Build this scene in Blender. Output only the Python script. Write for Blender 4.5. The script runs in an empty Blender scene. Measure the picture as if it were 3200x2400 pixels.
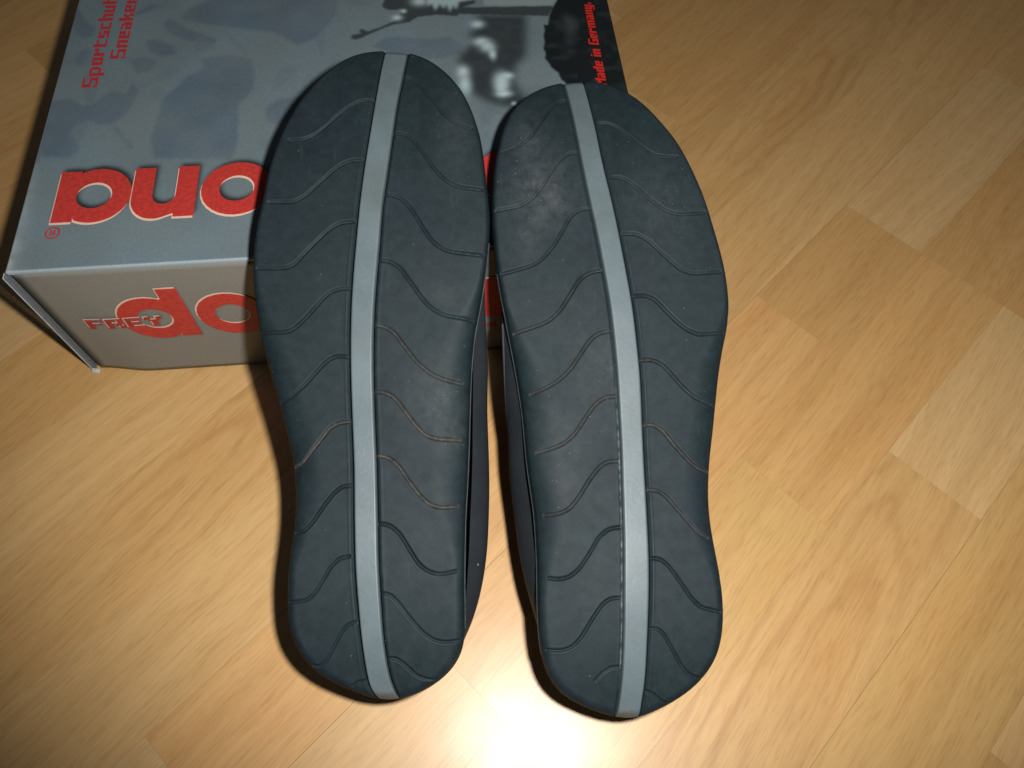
import bpy, bmesh, math, random
import numpy as np
from mathutils import Matrix, Vector

scene = bpy.context.scene
COL = scene.collection
# ------------------------------------------------------------------ camera
cam_d = bpy.data.cameras.new('camera'); cam = bpy.data.objects.new('camera', cam_d); COL.objects.link(cam)
RT = Vector((0.99889225, 0.04171357, 0.02177734)); UP = Vector((-0.04705607, 0.88548311, 0.4622828)); FW = Vector((0.0, 0.46279546, -0.88646509))
CAMPOS = Vector((0, 0, 0.40))
mw = Matrix((( RT.x, UP.x, -FW.x, CAMPOS.x), (RT.y, UP.y, -FW.y, CAMPOS.y), (RT.z, UP.z, -FW.z, CAMPOS.z), (0, 0, 0, 1)))
cam.matrix_world = mw
cam_d.sensor_width = 36.0; cam_d.lens = 36.0 * 2337.23 / 3200.0
cam_d.clip_start = 0.01; cam_d.clip_end = 50
cam_d.dof.use_dof = True; cam_d.dof.focus_distance = 0.335; cam_d.dof.aperture_fstop = 22.0
scene.camera = cam
# ------------------------------------------------------------------ light: a dim room and the camera's flash
world = bpy.data.worlds.new('World'); scene.world = world; world.use_nodes = True
bg = world.node_tree.nodes['Background']
bg.inputs[0].default_value = (0.88, 0.95, 1.0, 1); bg.inputs[1].default_value = 0.038
fl_d = bpy.data.lights.new('camera_flash', 'SPOT'); fl = bpy.data.objects.new('camera_flash', fl_d); COL.objects.link(fl)
fl_d.energy = 11.7; fl_d.color = (1.0, 0.988, 0.965); fl_d.shadow_soft_size = 0.008
fl_d.spot_size = math.radians(112); fl_d.spot_blend = 0.60
fl.location = CAMPOS + RT * 0.038 + UP * 0.020
fl.rotation_euler = (FW + UP * math.tan(math.radians(10)) + RT * math.tan(math.radians(1))).to_track_quat('-Z', 'Y').to_euler()
vs = scene.view_settings
vs.view_transform = 'Standard'; vs.look = 'None'; vs.exposure = 0; vs.gamma = 1; vs.use_curve_mapping = False

# ------------------------------------------------------------------ measured shapes (millimetres)
SHOES = {
 'A': dict(origin=[-0.04571, 0.02538, 0.062], ev=[-0.067159, 0.962549, 0.262657], L=304.58, side=1,
  outline=[(-5.5,301.1),(-12.6,300.6),(-21.1,297.7),(-29.0,290.9),(-36.2,282.3),(-42.6,273.1),(-48.8,260.6),(-53.1,249.2),(-56.6,235.9),(-58.8,220.9),(-60.8,211.4),(-62.1,202.2),(-62.6,192.7),(-62.5,182.6),(-61.3,169.2),(-59.5,157.0),(-56.6,145.8),(-53.8,135.8),(-49.5,122.5),(-45.7,109.5),(-44.0,103.4),(-42.6,97.0),(-41.6,87.0),(-41.0,75.8),(-41.5,64.7),(-42.7,53.7),(-42.7,43.0),(-42.5,35.8),(-41.4,27.9),(-38.7,20.8),(-34.5,14.8),(-28.7,9.6),(-22.2,5.8),(-14.3,2.3),(-7.7,-0.15),(-2.6,-1.4),(3.4,-1.4),(10.8,0.55),(18.2,4.0),(25.7,9.6),(30.3,16.1),(31.9,21.1),(32.1,30.3),(32.0,44.9),(32.3,59.4),(32.6,74.3),(33.6,89.5),(34.4,104.9),(34.9,121.2),(35.8,141.1),(37.6,157.9),(40.1,168.0),(42.6,181.5),(44.1,192.5),(45.7,209.0),(45.1,217.6),(44.3,226.6),(43.4,237.4),(42.2,248.8),(40.6,256.4),(37.8,265.6),(35.1,272.9),(31.7,279.6),(26.7,286.3),(21.0,292.3),(13.8,297.6),(7.0,300.0),(0.63,301.1)],
  sl=[(-4.8,296.9),(-6.4,284.4),(-9.1,261.7),(-11.6,242.9),(-14.3,221.6),(-15.7,204.2),(-17.4,184.1),(-18.3,167.4),(-18.4,150.9),(-18.0,134.5),(-16.9,114.8),(-15.8,98.8),(-15.0,75.1),(-14.1,53.2),(-12.8,39.0),(-11.4,24.7),(-9.6,11.8),(-8.1,4.6),(-5.6,0.97)],
  sr=[(6.8,296.5),(5.1,283.4),(2.3,265.5),(0.25,246.7),(-2.0,228.6),(-4.0,214.6),(-4.6,200.8),(-5.9,187.2),(-7.2,170.5),(-7.7,153.9),(-7.6,137.5),(-6.9,121.1),(-5.7,101.8),(-4.5,74.9),(-4.0,56.6),(-3.0,42.3),(-2.0,27.4),(-0.58,16.0),(1.1,7.3),(3.9,0.7)],
  wl=[[(-9.0,270.3),(-14.2,270.3),(-20.2,266.8),(-25.5,261.7),(-30.7,256.2),(-36.0,251.6),(-41.2,249.5),(-47.3,249.2)],[(-13.2,239.0),(-18.2,239.0),(-22.8,237.1),(-28.0,232.6),(-33.9,226.6),(-39.1,221.5),(-44.3,218.6),(-55.5,218.7)],[(-16.8,209.0),(-22.4,208.7),(-27.0,206.3),(-31.6,201.8),(-38.8,194.4),(-43.9,188.6),(-47.8,187.3),(-60.2,187.5)],[(-18.6,177.7),(-23.6,177.6),(-28.2,175.5),(-32.6,170.8),(-37.7,165.0),(-42.9,159.8),(-46.7,157.9),(-58.3,158.2)],[(-19.1,146.5),(-24.6,146.9),(-28.4,144.7),(-32.9,139.9),(-37.9,134.0),(-43.6,128.9),(-49.2,126.4)],[(-18.2,117.1),(-22.7,116.6),(-26.5,114.4),(-30.1,109.3),(-34.4,103.6),(-37.8,99.2),(-41.6,97.7)],[(-16.5,88.8),(-20.2,88.6),(-23.9,85.7),(-28.2,79.8),(-32.3,73.5),(-35.8,69.7),(-39.6,69.0)],[(-16.1,58.7),(-20.8,58.0),(-24.4,54.2),(-27.2,49.3),(-30.7,43.6),(-34.3,40.9),(-41.2,40.3)],[(-13.5,31.6),(-16.9,30.6),(-19.7,27.0),(-22.6,21.5),(-25.5,16.2),(-28.5,13.7),(-31.1,14.3)],[(-9.7,7.5),(-12.7,7.1),(-14.9,5.6)]],
  wr=[[(5.7,283.4),(9.6,282.3),(13.8,278.0),(18.7,271.1),(25.0,262.7),(30.4,257.8),(37.8,254.8)],[(1.1,252.6),(5.9,252.6),(10.7,249.3),(15.4,242.1),(20.1,234.8),(25.5,228.7),(31.5,225.5),(42.2,224.1)],[(-2.7,221.9),(2.6,221.5),(6.8,218.7),(10.8,213.1),(15.3,205.2),(19.8,198.5),(25.8,194.7),(32.4,193.7),(42.4,192.6)],[(-5.2,190.7),(0.07,190.3),(4.6,187.1),(9.2,180.4),(13.8,173.7),(18.3,168.3),(25.0,164.6),(37.3,162.8)],[(-7.4,160.7),(-2.5,160.2),(1.9,157.2),(6.6,150.5),(11.7,143.9),(17.6,138.4),(24.1,135.4),(31.8,134.0)],[(-7.0,130.4),(-2.4,130.3),(2.0,127.7),(6.6,121.6),(11.2,115.3),(15.6,110.4),(21.4,108.5),(30.8,108.3)],[(-5.1,101.7),(-0.9,101.2),(3.8,97.6),(8.3,90.8),(13.0,84.5),(17.4,80.0),(22.7,78.4),(29.5,79.0)],[(-4.1,72.3),(0.32,71.8),(4.9,68.0),(9.4,60.7),(13.1,54.8),(17.5,51.5),(22.0,50.3),(29.3,51.6)],[(-3.0,43.4),(1.4,42.6),(5.7,37.8),(10.1,32.0),(15.2,26.2),(19.6,23.3),(24.7,22.3),(31.2,23.3)],[(-0.56,16.6),(3.5,16.4),(7.0,13.9),(12.0,9.1),(16.4,7.3),(20.1,7.2)]],
  up=[(42.6,171.4),(43.5,155.4),(43.7,139.5),(43.5,113.6),(43.8,93.0),(43.6,75.0),(42.4,58.4),(39.6,41.1),(35.6,29.8),(31.1,21.3)],
 ),
 'B': dict(origin=[0.05588, 0.02305, 0.056], ev=[-0.101742, 0.964682, 0.242976], L=304.56, side=-1,
  outline=[(-6.3,300.7),(-12.4,299.6),(-18.5,297.2),(-24.6,293.5),(-30.8,287.7),(-34.8,282.1),(-38.0,275.4),(-40.5,267.1),(-42.9,257.9),(-44.5,248.6),(-45.8,234.9),(-46.3,220.5),(-45.6,209.8),(-45.1,199.1),(-43.6,187.2),(-41.9,176.1),(-40.1,164.4),(-38.4,152.7),(-37.0,140.5),(-36.2,130.4),(-35.9,113.7),(-35.0,101.2),(-33.8,89.5),(-33.8,78.1),(-34.1,66.8),(-34.8,55.8),(-35.3,45.0),(-35.3,34.0),(-34.6,26.8),(-33.2,19.6),(-30.4,14.3),(-26.0,9.6),(-20.2,6.2),(-12.9,2.5),(-5.5,-0.13),(-0.24,-1.5),(4.4,-1.6),(9.8,-0.06),(17.5,2.7),(23.8,5.7),(30.7,10.0),(36.2,15.2),(40.5,20.8),(43.4,27.8),(45.1,36.5),(45.7,43.9),(45.7,52.7),(45.2,62.4),(44.7,71.4),(44.6,79.9),(45.4,90.7),(46.9,101.0),(48.7,110.4),(51.0,119.4),(53.1,129.4),(55.1,139.5),(57.1,149.7),(59.5,160.0),(62.1,168.9),(63.4,177.2),(63.4,187.7),(62.6,198.2),(60.9,209.1),(59.0,218.7),(57.2,229.1),(54.0,241.1),(49.8,253.8),(45.9,263.5),(40.9,271.9),(35.5,280.6),(30.5,287.4),(24.6,293.2),(18.4,297.4),(12.2,300.1),(4.8,301.4),(-0.82,301.2)],
  sl=[(-6.6,296.9),(-5.2,285.3),(-3.7,269.8),(-1.9,250.2),(0.26,231.3),(2.1,219.0),(3.6,206.2),(5.1,192.0),(6.5,178.2),(6.9,164.5),(7.3,151.0),(6.9,134.2),(6.5,117.5),(5.6,102.6),(4.8,91.0),(3.8,75.9),(2.5,61.1),(1.3,46.6),(0.13,32.3),(-1.4,18.2),(-3.2,7.3),(-4.5,1.6)],
  sr=[(3.6,298.1),(4.9,286.7),(6.9,269.4),(8.5,251.3),(10.5,238.2),(12.8,222.2),(14.6,205.7),(16.2,191.6),(17.7,177.8),(18.0,164.0),(18.5,153.9),(18.2,137.1),(17.4,123.7),(16.5,106.0),(16.1,94.2),(15.3,79.0),(14.5,64.1),(13.5,53.2),(11.8,38.7),(10.1,24.5),(8.8,13.9),(6.4,2.4)],
  wl=[[(-6.2,287.5),(-10.8,287.2),(-15.7,282.1),(-20.5,274.7),(-25.8,267.3),(-31.1,262.5),(-35.4,259.9),(-40.0,258.8)],[(-3.0,257.9),(-7.5,257.7),(-11.9,254.8),(-16.7,248.5),(-22.0,240.2),(-27.3,234.0),(-33.0,230.7),(-44.7,228.9)],[(-0.71,228.4),(-5.5,227.9),(-9.9,224.4),(-14.2,216.8),(-18.4,210.5),(-23.6,204.7),(-28.4,201.6),(-34.7,199.9),(-43.6,197.8)],[(3.0,197.6),(-2.1,197.2),(-7.2,193.9),(-11.7,187.2),(-16.8,179.8),(-22.6,174.7),(-28.7,172.5),(-39.0,169.7)],[(6.2,168.8),(1.4,168.5),(-3.6,165.7),(-8.1,159.7),(-13.9,151.9),(-19.6,146.8),(-25.8,143.7),(-32.8,141.4)],[(5.9,138.2),(1.3,138.2),(-3.6,135.4),(-8.8,128.9),(-13.9,122.0),(-19.5,117.5),(-25.0,115.8),(-31.6,114.5)],[(4.8,108.5),(-0.25,108.7),(-4.4,106.2),(-9.5,100.3),(-14.8,92.9),(-19.0,88.4),(-23.9,86.5),(-30.0,86.4)],[(3.4,79.2),(-2.1,79.0),(-7.0,75.7),(-11.4,69.2),(-16.6,62.5),(-21.3,59.2),(-25.9,58.4),(-30.3,59.3)],[(0.7,49.2),(-3.9,49.5),(-7.8,47.2),(-12.8,41.0),(-17.7,34.1),(-21.6,30.4),(-26.3,29.0),(-32.9,29.7)],[(-1.3,20.9),(-5.9,20.9),(-9.7,18.9),(-12.9,16.0)]],
  wr=[[(8.3,273.7),(13.0,273.5),(17.0,271.1),(21.5,266.6),(26.8,260.9),(31.2,256.7),(36.0,254.3),(44.4,253.7)],[(11.8,243.9),(16.6,244.1),(21.2,240.8),(26.4,235.5),(31.5,230.1),(36.8,225.9),(42.2,223.9),(54.8,224.3)],[(14.7,215.2),(21.3,215.1),(25.8,212.4),(30.9,207.2),(36.6,200.9),(41.7,196.1),(47.1,194.3),(59.7,194.8)],[(17.9,184.9),(23.1,185.2),(27.6,183.2),(32.0,177.8),(37.0,172.1),(42.1,167.5),(47.4,165.2),(59.1,165.7)],[(19.3,154.5),(24.0,154.6),(28.6,152.4),(33.0,147.1),(37.8,140.7),(42.7,135.9),(52.1,131.8)],[(18.2,124.3),(22.2,124.5),(26.4,121.3),(30.5,115.0),(33.7,110.8),(37.6,106.0),(41.2,103.1),(45.5,102.0)],[(17.0,95.0),(21.3,94.4),(24.9,91.5),(28.9,85.9),(33.6,79.6),(36.9,74.8),(41.3,72.3)],[(15.4,65.1),(18.8,64.9),(22.3,61.9),(26.4,55.4),(30.9,47.7),(35.0,43.2),(43.2,40.9)],[(12.1,35.9),(15.5,35.7),(18.2,32.6),(21.4,26.0),(24.8,19.0),(28.4,15.1),(33.6,13.7)],[(8.6,10.2),(11.5,8.9),(15.1,5.5),(18.9,4.1)]],
  up=[(-43.4,185.6),(-43.8,164.1),(-44.6,144.9),(-44.7,134.3),(-45.2,116.5),(-44.5,101.0),(-43.8,85.7),(-42.8,68.7),(-39.6,53.0),(-36.4,41.4)],
 ),
}
PRINT = {
'leaf':[[(-3.9,196.7),(0.8,199.1),(3.9,190.9),(10.6,181.3),(14.5,178.5),(14.9,170.7),(9.3,169.1),(4.3,173.9),(0.2,183.2),(-3.8,191.4)],
  [(7.4,156.1),(12.4,160.7),(16.1,158.0),(14.3,149.5),(10.2,144.9),(7.5,148.7)],
  [(-0.8,117.4),(11.5,118.9),(17.2,112.9),(23.4,113.6),(31.3,123.4),(40.5,120.5),(43.0,130.8),(46.8,123.6),(45.6,112.1),(41.4,103.4),(35.3,97.2),(29.1,97.6),(22.3,101.4),(16.8,97.3),(14.7,92.0),(20.4,85.2),(21.7,77.8),(17.9,73.9),(4.1,75.8),(-1.0,86.7),(-0.7,100.7)],
  [(60.3,102.2),(61.0,115.7),(69.3,126.8),(71.9,132.6),(81.1,138.0),(80.1,147.8),(93.2,149.5),(108.5,146.1),(111.5,126.5),(110.3,119.5),(103.9,108.3),(105.5,77.4),(103.3,67.0),(61.9,70.9),(58.5,85.9)],
  [(118.6,104.0),(123.8,110.5),(135.8,113.2),(141.6,110.5),(136.4,99.4),(128.8,92.1),(120.8,93.8)],
  [(38.8,149.2),(46.7,151.1),(53.8,147.0),(51.6,138.6),(43.6,137.9)],
  [(45.7,165.0),(51.5,165.9),(62.3,158.9),(64.7,152.5),(56.7,150.5),(48.6,156.0)],
  [(53.9,180.0),(57.7,183.7),(69.1,173.9),(87.0,163.7),(85.6,160.0),(70.2,163.5),(56.6,172.0)],
  [(63.8,183.4),(67.1,192.5),(83.3,203.9),(157.0,199.6),(156.4,181.9),(146.5,162.7),(134.8,155.7),(120.6,168.1),(103.3,171.8),(81.5,177.0)],
  [(35.5,190.4),(44.0,198.0),(52.7,197.4),(45.5,192.5),(36.8,187.6)],
  [(37.2,94.9),(38.6,95.9),(50.2,79.0),(48.9,78.0)],
  [(178.2,151.8),(185.1,159.0),(195.5,159.7),(212.7,156.1),(224.9,157.9),(232.3,151.0),(231.0,143.5),(220.5,139.1),(195.2,143.2)]],
'arm':[(165.8,161.5),(167.0,163.4),(171.4,163.8),(170.9,167.7),(172.6,168.0),(175.7,165.5),(184.4,169.5),(192.3,174.4),(195.0,178.2),(196.9,184.9),(189.8,183.9),(185.8,186.2),(184.5,189.0),(187.3,196.5),(241.2,193.3),(242.6,187.7),(233.4,184.1),(289.1,182.2),(290.7,180.7),(286.2,172.8),(231.3,178.1),(230.7,176.1),(218.0,178.2),(206.4,176.9),(201.0,172.5),(195.7,171.5),(190.5,170.5),(182.6,166.4),(175.7,162.2),(171.4,159.6),(168.8,158.5),(166.2,159.6)],
'body':[(242.8,176.7),(273.0,174.9),(269.4,138.6),(262.6,130.3),(260.5,117.0),(265.8,102.5),(263.7,98.0),(254.5,95.7),(243.4,101.6),(234.0,109.2),(232.1,118.8),(228.7,132.4),(229.2,141.1),(235.6,148.3),(238.7,155.8),(235.4,158.6),(242.0,166.1)],
'torn':[(294.7,190.2),(289.4,179.4),(286.8,172.7),(285.1,164.8),(282.8,164.9),(282.5,159.7),(281.1,154.5),(281.3,149.3),(280.1,144.2),(280.8,139.1),(280.0,135.4),(282.1,130.3),(282.8,127.5),(286.3,122.6),(287.4,117.1),(290.2,112.7),(291.5,103.1),(294.2,91.4),(325.6,80.2),(336.2,84.1),(339.2,189.0)],
'streak':[(296.1,174.9),(300.9,170.6),(304.0,166.3),(300.0,156.0),(296.8,144.5),(294.3,145.9),(297.5,157.4),(295.1,166.9)],
'spots':[(193.7,176.9,2.95,2.51),(207.8,191.4,4.8,4.02),(197.7,182.8,1.66,1.76),(242.2,168.0,3.87,3.27),(243.3,152.3,4.61,3.52),(246.8,147.6,4.15,4.4),(249.4,141.1,2.03,4.4),(231.0,127.3,3.51,4.77),(231.6,116.5,3.23,7.53),(253.1,118.7,4.15,6.28),(252.2,112.8,3.51,6.28),(253.4,107.4,4.15,2.26),(256.8,122.1,3.23,2.51),(258.5,98.9,1.38,1.51)],
'rays':[(212.4,195.0),(213.0,186.7),(215.3,189.3),(217.2,182.3),(220.2,188.3),(222.6,183.3),(224.2,188.7),(226.1,180.4),(228.2,187.1),(230.2,182.2),(231.9,189.7),(241.0,191.2),(242.1,193.3)],
'pale':[(246.6,193.0),(247.8,184.9),(289.1,182.5),(295.5,190.2)],
}

# ------------------------------------------------------------------ helpers
def thing(name, label, cat, mat4=None, group=None):
    o = bpy.data.objects.new(name, None); COL.objects.link(o); o.empty_display_size = 0.02
    if mat4 is not None: o.matrix_world = mat4
    o['label'] = label; o['category'] = cat
    if group: o['group'] = group
    return o

def link(name, me, mat, parent=None, smooth=True):
    o = bpy.data.objects.new(name, me); COL.objects.link(o)
    if mat: me.materials.append(mat)
    if smooth and len(me.polygons): me.polygons.foreach_set('use_smooth', np.ones(len(me.polygons), bool))
    if parent: o.parent = parent
    return o

def mesh_np(name, V, F):
    """V (n,3); F (m,4) quads, a repeated last index makes a triangle"""
    me = bpy.data.meshes.new(name)
    V = np.asarray(V, np.float32); F = np.asarray(F, np.int32)
    if F.shape[1] == 4:
        tri = F[:, 2] == F[:, 3]
        n = np.where(tri, 3, 4)
    else: n = np.full(len(F), 3)
    tot = np.arange(F.shape[1])[None, :] < n[:, None]
    loops = F[tot]
    me.vertices.add(len(V)); me.vertices.foreach_set('co', V.ravel())
    me.loops.add(len(loops)); me.loops.foreach_set('vertex_index', loops.astype(np.int32))
    me.polygons.add(len(F)); st = np.concatenate([[0], np.cumsum(n)[:-1]]).astype(np.int32)
    me.polygons.foreach_set('loop_start', st)
    me.update(calc_edges=True); me.validate()
    return me

def col_attr(me, rgb, name='Col'):
    a = me.color_attributes.new(name, 'FLOAT_COLOR', 'POINT')
    c = np.ones((len(me.vertices), 4), np.float32); c[:, :rgb.shape[1]] = rgb
    a.data.foreach_set('color', c.ravel())

def bm_obj(name, bm, mat, parent=None, smooth=False):
    me = bpy.data.meshes.new(name); bm.normal_update(); bm.to_mesh(me); bm.free()
    return link(name, me, mat, parent, smooth)

def box_bm(x0, x1, y0, y1, z0, z1, bev=0.0, seg=2):
    bm = bmesh.new(); bmesh.ops.create_cube(bm, size=1)
    for v in bm.verts:
        v.co = Vector(((x0 + x1) / 2 + v.co.x * (x1 - x0), (y0 + y1) / 2 + v.co.y * (y1 - y0), (z0 + z1) / 2 + v.co.z * (z1 - z0)))
    if bev: bmesh.ops.bevel(bm, geom=bm.edges[:], offset=bev, segments=seg, affect='EDGES', profile=0.6)
    return bm

def tube_np(path, rad, n=8):
    P = np.array(path, float); T = np.gradient(P, axis=0); T /= np.linalg.norm(T, axis=1)[:, None]
    up = np.array([0.0, 0, 1.0]); N = np.cross(T, up); N /= np.linalg.norm(N, axis=1)[:, None] + 1e-9; B = np.cross(N, T)
    a = np.linspace(0, 2 * np.pi, n, endpoint=False)
    V = (P[:, None] + rad * (np.cos(a)[None, :, None] * N[:, None] + np.sin(a)[None, :, None] * B[:, None])).reshape(-1, 3)
    F = []
    for i in range(len(P) - 1):
        for j in range(n): F.append((i * n + j, (i + 1) * n + j, (i + 1) * n + (j + 1) % n, i * n + (j + 1) % n))
    return V, np.array(F)

def srgb(r, g, b):
    f = lambda c: (c / 255 / 12.92) if c / 255 <= 0.04045 else ((c / 255 + 0.055) / 1.055) ** 2.4
    return (f(r), f(g), f(b), 1)

# ------------------------------------------------------------------ materials
class MB:
    def __init__(s, name):
        s.m = bpy.data.materials.new(name); s.m.use_nodes = True; s.nt = s.m.node_tree
        s.b = s.nt.nodes['Principled BSDF']
    def n(s, t, **kw):
        x = s.nt.nodes.new(t)
        for k, v in kw.items():
            if k.startswith('i_'):
                k = k[2:]; x.inputs[int(k) if k.isdigit() else k].default_value = v
            else: setattr(x, k, v)
        return x
    def l(s, a, ao, b, bi): s.nt.links.new(a.outputs[ao], b.inputs[bi])
    def noise(s, src, so, scale, detail=3, rough=0.55, dist=0.0):
        x = s.n('ShaderNodeTexNoise'); x.inputs['Scale'].default_value = scale; x.inputs['Detail'].default_value = detail
        x.inputs['Roughness'].default_value = rough; x.inputs['Distortion'].default_value = dist
        if src: s.l(src, so, x, 'Vector')
        return x
    def ramp(s, src, so, stops):
        x = s.n('ShaderNodeValToRGB'); e = x.color_ramp.elements
        while len(e) < len(stops): e.new(0.5)
        for i, (p, c) in enumerate(stops):
            e[i].position = p; e[i].color = c if isinstance(c, tuple) else (c, c, c, 1)
        s.l(src, so, x, 0); return x
    def mix(s, f, a, b, blend='MIX'):
        x = s.n('ShaderNodeMix', data_type='RGBA', blend_type=blend)
        for idx, v in ((0, f), (6, a), (7, b)):
            if isinstance(v, tuple) and hasattr(v[0], 'outputs'): s.l(v[0], v[1], x, idx)
            else: x.inputs[idx].default_value = v
        return x
    def math(s, op, a, b=0.0, c=None):
        x = s.n('ShaderNodeMath', operation=op)
        for i, v in enumerate((a, b) if c is None else (a, b, c)):
            if isinstance(v, tuple): s.l(v[0], v[1], x, i)
            else: x.inputs[i].default_value = v
        return x
    def bump(s, src, so, strength, dist):
        x = s.n('ShaderNodeBump'); x.inputs['Strength'].default_value = strength; x.inputs['Distance'].default_value = dist
        s.l(src, so, x, 'Height'); s.l(x, 0, s.b, 'Normal'); return x

def mat_rubber():
    k = MB('dark_rubber'); tc = k.n('ShaderNodeTexCoord')
    at = k.n('ShaderNodeAttribute', attribute_name='Col')
    sp = k.n('ShaderNodeSeparateColor'); k.l(at, 'Color', sp, 0)
    big = k.noise(tc, 'Object', 45, 4); base = k.ramp(big, 0, [(0.3, (0.0072, 0.0142, 0.0163, 1)), (0.7, (0.0095, 0.0172, 0.0196, 1))])
    hue = k.noise(tc, 'Object', 14, 2); h2 = k.ramp(hue, 0, [(0.35, 0.0), (0.70, 0.6)])
    base2 = k.mix((h2, 0), (base, 0), (0.0092, 0.0140, 0.0198, 1))
    m2 = k.noise(tc, 'Object', 190, 6, 0.7); m2r = k.ramp(m2, 0, [(0.32, 0.74), (0.70, 1.28)])
    base2 = k.mix(1.0, (base2, 2), (m2r, 0), 'MULTIPLY')
    mp = k.n('ShaderNodeMapping'); mp.inputs['Rotation'].default_value = (0, 0, 0.9); mp.inputs['Scale'].default_value = (420, 60, 60); k.l(tc, 'Object', mp, 'Vector')
    sc1 = k.noise(mp, 0, 1.0, 3, 0.6); sm_ = k.noise(tc, 'Object', 26, 3); sm_r = k.ramp(sm_, 0, [(0.50, 0.0), (0.72, 1.0)])
    sf = k.math('MULTIPLY', (k.ramp(sc1, 0, [(0.60, 0.0), (0.78, 0.55)]), 0), (sm_r, 0))
    base2 = k.mix((sf, 0), (base2, 2), (0.040, 0.046, 0.048, 1))
    # dust smudges
    dn = k.noise(tc, 'Object', 150, 8, 0.75); dr = k.ramp(dn, 0, [(0.34, 0.02), (0.74, 1.0)])
    df = k.math('MULTIPLY', (dr, 0), (sp, 1)); dust = k.mix((df, 0), (base2, 2), (0.085, 0.092, 0.094, 1))
    # specks
    vo = k.n('ShaderNodeTexVoronoi', feature='F1'); vo.inputs['Scale'].default_value = 1050; k.l(tc, 'Object', vo, 'Vector')
    vs_ = k.n('ShaderNodeSeparateColor'); k.l(vo, 'Color', vs_, 0)
    sparse = k.math('GREATER_THAN', (vs_, 0), 0.988)
    spd = k.math('ADD', (sp, 1), 0.0); thr = k.math('MULTIPLY_ADD', (spd, 0), -0.16, 0.9962); k.l(thr, 0, sparse, 1)
    near = k.math('LESS_THAN', (vo, 'Distance'), 0.24); spk = k.math('MULTIPLY', (sparse, 0), (near, 0)); spk2 = k.math('MULTIPLY', (spk, 0), (vs_, 1))
    c2 = k.mix((spk2, 0), (dust, 2), (0.12, 0.118, 0.11, 1))
    # dirt caught in the grooves
    gn = k.noise(tc, 'Object', 420, 4, 0.7); gr = k.ramp(gn, 0, [(0.36, 0.25), (0.62, 1.0)])
    gf = k.math('MULTIPLY', (gr, 0), (sp, 0)); c3 = k.mix((gf, 0), (c2, 2), (0.080, 0.066, 0.052, 1))
    c4 = k.mix((k.math('MULTIPLY', (gr, 0), (sp, 2)), 0), (c3, 2), (0.24, 0.26, 0.25, 1)); k.l(c4, 2, k.b, 'Base Color')
    rn = k.ramp(big, 0, [(0.3, 0.56), (0.7, 0.66)]); k.l(rn, 0, k.b, 'Roughness')
    k.b.inputs['Specular IOR Level'].default_value = 0.17
    fine = k.noise(tc, 'Object', 1500, 2); k.bump(fine, 0, 0.06, 0.0002)
    return k.m

def mat_strip():
    k = MB('grey_rubber_strip'); tc = k.n('ShaderNodeTexCoord')
    a = k.noise(tc, 'Object', 48, 6, 0.65); c = k.ramp(a, 0, [(0.3, (0.064, 0.088, 0.098, 1)), (0.7, (0.087, 0.113, 0.122, 1))])
    s = k.noise(tc, 'Object', 300, 4, 0.7); sr = k.ramp(s, 0, [(0.58, 0.0), (0.80, 0.75)])
    c2 = k.mix((sr, 0), (c, 0), (0.06, 0.065, 0.06, 1)); k.l(c2, 2, k.b, 'Base Color')
    st_ = k.noise(tc, 'Object', 22, 7, 0.72); str_ = k.ramp(st_, 0, [(0.50, 0.0), (0.70, 0.65)])
    c2 = k.mix((str_, 0), (c2, 2), (0.062, 0.076, 0.074, 1))
    at = k.n('ShaderNodeAttribute', attribute_name='Col'); sp = k.n('ShaderNodeSeparateColor'); k.l(at, 'Color', sp, 0)
    g = k.noise(tc, 'Object', 240, 3); gr = k.ramp(g, 0, [(0.40, 0.0), (0.65, 1.0)]); gf = k.math('MULTIPLY', (gr, 0), (sp, 0))
    c3 = k.mix((gf, 0), (c2, 2), (0.085, 0.062, 0.042, 1)); k.l(c3, 2, k.b, 'Base Color')
    k.b.inputs['Roughness'].default_value = 0.45; k.b.inputs['Specular IOR Level'].default_value = 0.4
    f = k.noise(tc, 'Object', 500, 3); k.bump(f, 0, 0.15, 0.0003)
    return k.m

def mat_upper():
    k = MB('dark_soft_leather'); tc = k.n('ShaderNodeTexCoord')
    a = k.noise(tc, 'Object', 60, 4); c = k.ramp(a, 0, [(0.3, (0.0130, 0.0165, 0.0200, 1)), (0.7, (0.0180, 0.0220, 0.0260, 1))])
    vo = k.n('ShaderNodeTexVoronoi', feature='F1'); vo.inputs['Scale'].default_value = 420; k.l(tc, 'Object', vo, 'Vector')
    vs_ = k.n('ShaderNodeSeparateColor'); k.l(vo, 'Color', vs_, 0)
    p = k.math('MULTIPLY', (k.math('GREATER_THAN', (vs_, 0), 0.992), 0), (k.math('LESS_THAN', (vo, 'Distance'), 0.25), 0))
    c2 = k.mix((p, 0), (c, 0), (0.20, 0.19, 0.17, 1)); k.l(c2, 2, k.b, 'Base Color')
    k.b.inputs['Roughness'].default_value = 0.6; k.b.inputs['Specular IOR Level'].default_value = 0.35
    f = k.noise(tc, 'Object', 1300, 2); k.bump(f, 0, 0.2, 0.0003)
    return k.m

def mat_plain(name, c, rough=0.5, spec=0.4, var=0.12, scale=120, bump=0.1):
    k = MB(name); tc = k.n('ShaderNodeTexCoord'); a = k.noise(tc, 'Object', scale, 4)
    lo = tuple(x * (1 - var) for x in c[:3]) + (1,); hi = tuple(x * (1 + var) for x in c[:3]) + (1,)
    r = k.ramp(a, 0, [(0.3, lo), (0.7, hi)]); k.l(r, 0, k.b, 'Base Color')
    k.b.inputs['Roughness'].default_value = rough; k.b.inputs['Specular IOR Level'].default_value = spec
    if bump: k.bump(a, 0, bump, 0.0003)
    return k.m

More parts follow.
